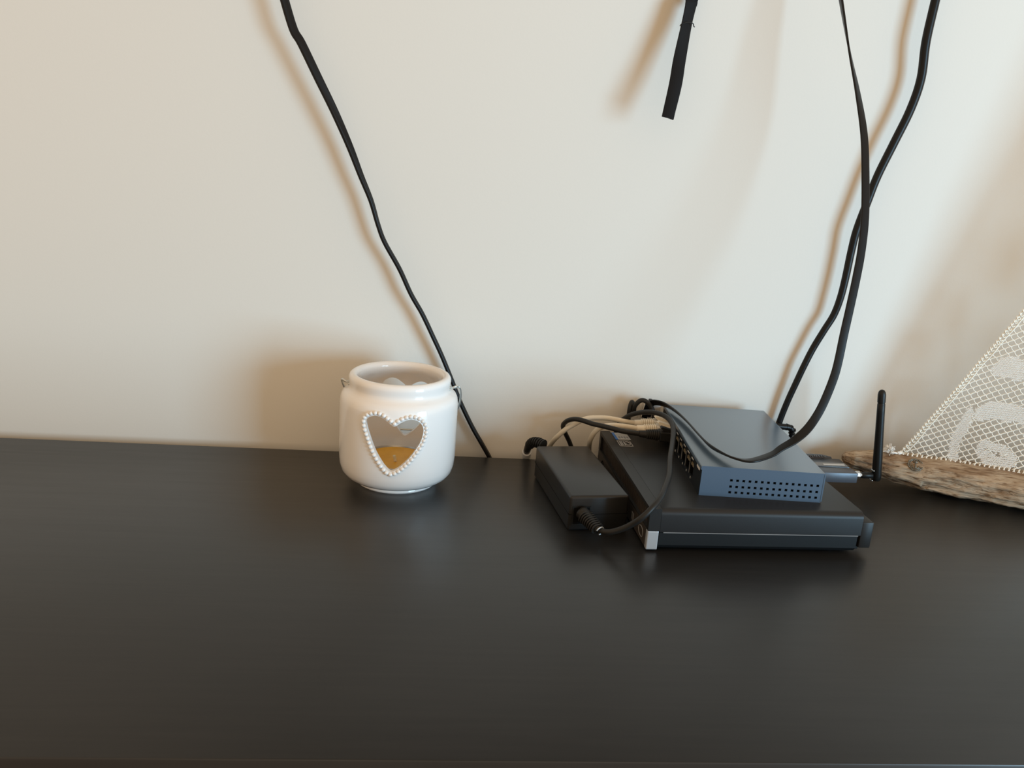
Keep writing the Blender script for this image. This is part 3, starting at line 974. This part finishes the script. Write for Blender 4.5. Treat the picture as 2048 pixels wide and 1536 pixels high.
def sec(s):
    for a, b in zip(SEC, SEC[1:]):
        if s <= b[0]:
            t = (s - a[0]) / (b[0] - a[0])
            t = t * t * (3 - 2 * t)
            return [a[i] + (b[i] - a[i]) * t for i in range(1, 5)]
    return SEC[-1][1:]


bm = nb()
NS, NA = 300, 64
rings = []
for i in range(NS):
    s = -50 + 398 * i / (NS - 1)
    zb, zt, vf, vb = sec(s)
    ring_ = []
    for k in range(NA):
        a = 2 * math.pi * k / NA
        ca, sa = math.cos(a), math.sin(a)
        e = 0.78
        cx = math.copysign(abs(ca) ** e, ca)
        sz = math.copysign(abs(sa) ** e, sa)
        y = -vf * cx if ca > 0 else -vb * cx
        z = (zb + zt) / 2 + (zt - zb) / 2 * sz
        # long weathered ridges and hollows
        q = Vector((s * 0.018, a * 1.5, 3.1))
        nn = noise.fractal(Vector((s * 0.016, ca * 1.6, sa * 1.6)), 1.0, 2.2, 4)
        n2 = noise.fractal(Vector((s * 0.035, ca * 6.0, sa * 6.0 + 5)), 1.0, 2.0, 5)
        n3 = noise.fractal(Vector((s * 0.12, ca * 9.0, sa * 9.0 + 9)), 1.0, 2.0, 3)
        fade = min(1, (zt - zb) / 22)
        dsp = (nn * 3.0 + n2 * 1.9 + n3 * 0.7) * fade
        if sa > 0.75:
            dsp = dsp * 0.35 - 0.3
        y += -dsp * ca
        z += dsp * sa * 0.8
        # a long crack on the front face
        if 0.0 < ca and abs(sa + 0.42 - 0.10 * math.sin(s * 0.03)) < 0.12 and s > 20:
            y += 2.6
        z = max(z, 0.05)
        ring_.append(bm.verts.new((s, y, z)))
    rings.append(ring_)
for i in range(NS - 1):
    for k in range(NA):
        bm.faces.new((rings[i][k], rings[i][(k + 1) % NA], rings[i + 1][(k + 1) % NA], rings[i + 1][k]))
bm.faces.new(rings[0])
bm.faces.new(rings[-1][::-1])
hull = obj('hull', bm, 'driftwood', boat, True)
hull['label'] = 'weathered brown driftwood hull'

MS = 206.0
LUFF = 1.945


def edge_z(s):
    return 30.5 + LUFF * s


def billow(s, z):
    return -1.2 * math.sin(s * 0.045) * math.sin((z - 30) * 0.02) + 0.5 * math.sin(s * 0.11 + z * 0.07)


bm = tube(nb(), [(MS, 0, 26), (MS + 2, 0, 190), (MS + 5, 0, 450)], lambda t: 4.2 - 1.2 * t, 14, 6)
obj('mast', bm, 'mast', boat, True)

MOTIF = [  # solid-worked areas of the lace, (s, z)
    [(41, 30), (39.5, 44), (40.5, 56), (44, 70), (47.5, 82), (51, 86), (54, 80), (53.6, 68), (50, 57), (48, 48), (48.5, 38), (51, 30)],
    [(55, 75), (55, 83), (62, 90.5), (70, 93), (78, 91), (84, 92), (92, 90), (101, 82), (103, 72), (97, 71), (90, 77), (82, 73), (73, 77), (66, 74), (60, 71)],
    [(62, 50), (66, 55), (71, 56), (77, 53), (84, 54), (92, 49), (97, 43), (98, 34), (90, 31), (80, 30.5), (72, 31), (67, 37), (63, 43)],
    [(60, 120), (66, 132), (76, 136), (88, 130), (92, 118), (84, 112), (74, 116), (66, 114)],
    [(105, 60), (112, 74), (124, 76), (134, 66), (136, 50), (126, 44), (114, 48)],
    [(100, 150), (106, 166), (118, 172), (130, 164), (134, 148), (122, 142), (110, 144)],
    [(150, 60), (158, 80), (176, 86), (192, 72), (190, 52), (172, 44), (158, 48)],
    [(150, 120), (156, 142), (172, 150), (188, 138), (186, 118), (168, 110)],
    [(150, 200), (158, 224), (176, 230), (190, 214), (184, 194), (166, 188)],
    [(222, 50), (226, 84), (250, 92), (272, 80), (296, 62), (290, 40), (250, 38)],
    [(222, 110), (226, 160), (246, 166), (262, 150), (270, 122), (250, 104)],
    [(220, 190), (224, 240), (240, 244), (252, 224), (254, 196), (238, 184)],
    [(219, 270), (222, 330), (232, 330), (240, 296), (236, 272)],
    [(108, 105), (116, 118), (130, 120), (140, 108), (136, 94), (120, 92)],
]
HOLES = [(71.5, 46.5, 1.8), (76, 44.5, 1.8), (81, 43.2, 1.8), (86, 42.2, 1.8)]


def inside(poly, x, y):
    c = False
    n = len(poly)
    for i in range(n):
        x1, y1 = poly[i]
        x2, y2 = poly[(i + 1) % n]
        if (y1 > y) != (y2 > y) and x < (x2 - x1) * (y - y1) / (y2 - y1) + x1:
            c = not c
    return c


def in_motif(s, z):
    if any((s - a) ** 2 + (z - b) ** 2 < r * r for a, b, r in HOLES):
        return False
    return any(inside(p, s, z) for p in MOTIF)


def in_sail(s, z, inset=0.0):
    return 0 < s < MS - 3 and z > 29.5 + inset and z < edge_z(s) - inset * 2.1


def thread(bm, a, b, r, sag, steps=3, n=4):
    a, b = Vector(a), Vector(b)
    pts = []
    for i in range(steps + 1):
        t = i / steps
        p = a.lerp(b, t)
        p.x += sag[0] * math.sin(math.pi * t)
        p.z += sag[1] * math.sin(math.pi * t)
        pts.append(p)
    tube(bm, pts, r, n, 1, False)


random.seed(11)
bm = nb()
DX, DZ = 8.2, 3.15
TH = math.radians(-9)


def knot(i, j):
    rnd = random.Random(i * 733 + j * 91)
    x = (i + (0.5 if j % 2 else 0)) * DX + rnd.uniform(-0.35, 0.35)
    z = j * DZ + rnd.uniform(-0.35, 0.35)
    s = x * math.cos(TH) - z * math.sin(TH)
    zz = 30 + x * math.sin(TH) + z * math.cos(TH)
    return s, zz



AFT_FOOT, AFT_TOP = 334.0, 425.0


def in_aft(s, z, inset=0.0):
    return s > MS + 8 and z > 33.5 + inset and z < 34 + (AFT_TOP - 34) * (AFT_FOOT - s) / (AFT_FOOT - MS - 8) - inset


def mesh_net(bm, test):
    for i in range(-20, 90):
        for j in range(-16, 170):
            s, z = knot(i, j)
            if not test(s, z, 0):
                continue
            for di in (0, 1):
                i2 = i + di - (0 if j % 2 else 1)
                s2, z2 = knot(i2, j + 1)
                if not test(s2, z2, -0.6):
                    continue
                if in_motif((s + s2) / 2, (z + z2) / 2):
                    continue
                sag = (-0.55, -0.55) if di == 0 else (-0.25, 0.45)
                thread(bm, (s, billow(s, z), z), (s2, billow(s2, z2), z2), 0.58, sag)


mesh_net(bm, in_sail)
sail = obj('sail', bm, 'lace', boat, True)
sail['label'] = 'cream open-mesh lace sail'
# solid worked petals: dense little stitches
bm = nb()
mesh_net(bm, in_aft)
aft = obj('aft_sail', bm, 'lace', boat, True)
aft['label'] = 'second lace sail behind the mast'
for poly in MOTIF:
    bm = nb()
    x0, x1 = min(p[0] for p in poly), max(p[0] for p in poly)
    z0, z1 = min(p[1] for p in poly), max(p[1] for p in poly)
    st_ = 2.0
    for i in range(int((x1 - x0) / st_) + 2):
        for j in range(int((z1 - z0) / st_) + 2):
            s = x0 + (i + 0.5 * (j % 2)) * st_
            z = z0 + j * st_
            if not (in_motif(s, z) and (in_sail(s, z) or in_aft(s, z))):
                continue
            y = billow(s, z)
            jj = lambda k=0.25: random.uniform(-k, k)
            thread(bm, (s - 1.1, y + jj(), z - 0.85 + jj()), (s + 1.1, y - 0.35, z + 0.85 + jj()), 0.42, (0, 0.1), 2, 4)
            thread(bm, (s - 1.1, y + jj(), z + 0.85 + jj()), (s + 1.1, y + 0.2, z - 0.85 + jj()), 0.42, (0, 0.1), 2, 4)
    o = obj('lace_petal', bm, 'lace_dense', sail if x0 < MS else aft, True)
# folded hem with whip stitches
bm = nb()
for offs, r in ((0.0, 0.7), (4.2, 0.6)):
    pts = []
    k = 0
    while True:
        s = k * 4.0 + offs * 0.5
        if s > MS - 4:
            break
        z = edge_z(s) - offs * 2.0
        pts.append((s, billow(s, z) - 0.6 + 0.4 * math.sin(k * 2.1), z + 0.5 * math.sin(k * 1.7)))
        k += 1
    tube(bm, pts, r, 6, 3)
s = 1.0
k = 0
while s < MS - 6:
    z = edge_z(s)
    y = billow(s, z)
    tube(bm, [(s - 1.2, y - 0.9, z + 1.3), (s - 0.6, y - 1.6, z - 0.6), (s + 0.9, y - 1.5, z - 2.0), (s + 2.6, y - 0.9, z - 1.2)], 0.5, 5, 3)
    tube(bm, [(s + 0.2, y + 0.6, z + 0.2), (s + 2.2, y + 0.9, z - 1.6), (s + 2.8, y - 0.4, z - 3.4)], 0.45, 5, 3)
    s += 1.72
    k += 1
obj('hem', bm, 'lace', sail, True)
bm = nb()
s = 4.0
k = 0
while s < MS - 4:
    z = 30.4
    tube(bm, [(s - 2.4, -1.5, z + 1.8), (s - 1.2, -2.4, z - 0.6), (s + 0.6, -2.8, z - 1.2), (s + 2.2, -2.0, z + 0.6), (s + 2.9, -1.2, z + 2.4)], 0.5, 5, 3)
    s += 4.1
    k += 1
obj('foot_edging', bm, 'lace', sail, True)
# knotted cord end with frayed tuft at the bow
bm = nb()
tube(bm, [(-9, -2, 30.2), (-5, -2.5, 31.2), (-1.5, -1.8, 30.6), (1.5, -1, 32)], 1.0, 8, 4)
for k in range(4):
    a = k * 1.6
    tube(bm, [(-1.5 + 1.4 * math.cos(t + a), -1.8 + 1.4 * math.sin(t), 30.8 + 0.5 * k) for t in (0, 1.2, 2.4, 3.6, 4.8, 6.0)], 0.5, 6, 3)
random.seed(5)
for k in range(90):
    d = Vector((random.uniform(-1, 0.4), random.uniform(-1, 0.7), random.uniform(-0.1, 1))).normalized()
    L_ = random.uniform(4.0, 8.6)
    b = Vector((-9, -2, 31))
    tube(bm, [b, b + d * L_ * 0.5 + Vector((0, 0, 0.5)), b + d * L_], 0.28, 4, 2)
obj('cord_tuft', bm, 'lace_dense', boat, True)
# round pewter charm with an anchor, tacked to the hull under the sail corner
ch = nb()
for R_, r in ((6.2, 0.55), (5.0, 0.4)):
    tube(ch, [(R_ * math.cos(a), R_ * math.sin(a), 0) for a in [k * math.pi / 12 for k in range(25)]], r, 6, 1)
for k in range(12):
    a = k * math.pi / 6
    bmesh.ops.create_icosphere(ch, subdivisions=1, radius=0.75, matrix=Matrix.Translation((6.3 * math.cos(a), 6.3 * math.sin(a), 0.2)))
tube(ch, [(0, -4, 0.4), (0, 3.2, 0.4)], 0.6, 6, 1)
tube(ch, [(-2, 2.2, 0.4), (2, 2.2, 0.4)], 0.5, 6, 1)
tube(ch, [(-3.2, -1.4, 0.4), (-2.2, -3.4, 0.4), (0, -4.2, 0.4), (2.2, -3.4, 0.4), (3.2, -1.4, 0.4)], 0.55, 6, 3)
tube(ch, [(1.1 * math.cos(a), 4.2 + 1.1 * math.sin(a), 0.4) for a in [k * math.pi / 5 for k in range(11)]], 0.35, 6, 1)
ch.transform(Matrix.Translation((12.2, -14.2, 26.2)) @ Matrix.Rotation(math.radians(38), 4, 'X'))
obj('anchor_charm', ch, 'pewter', boat, True)['label'] = 'round pewter anchor charm'
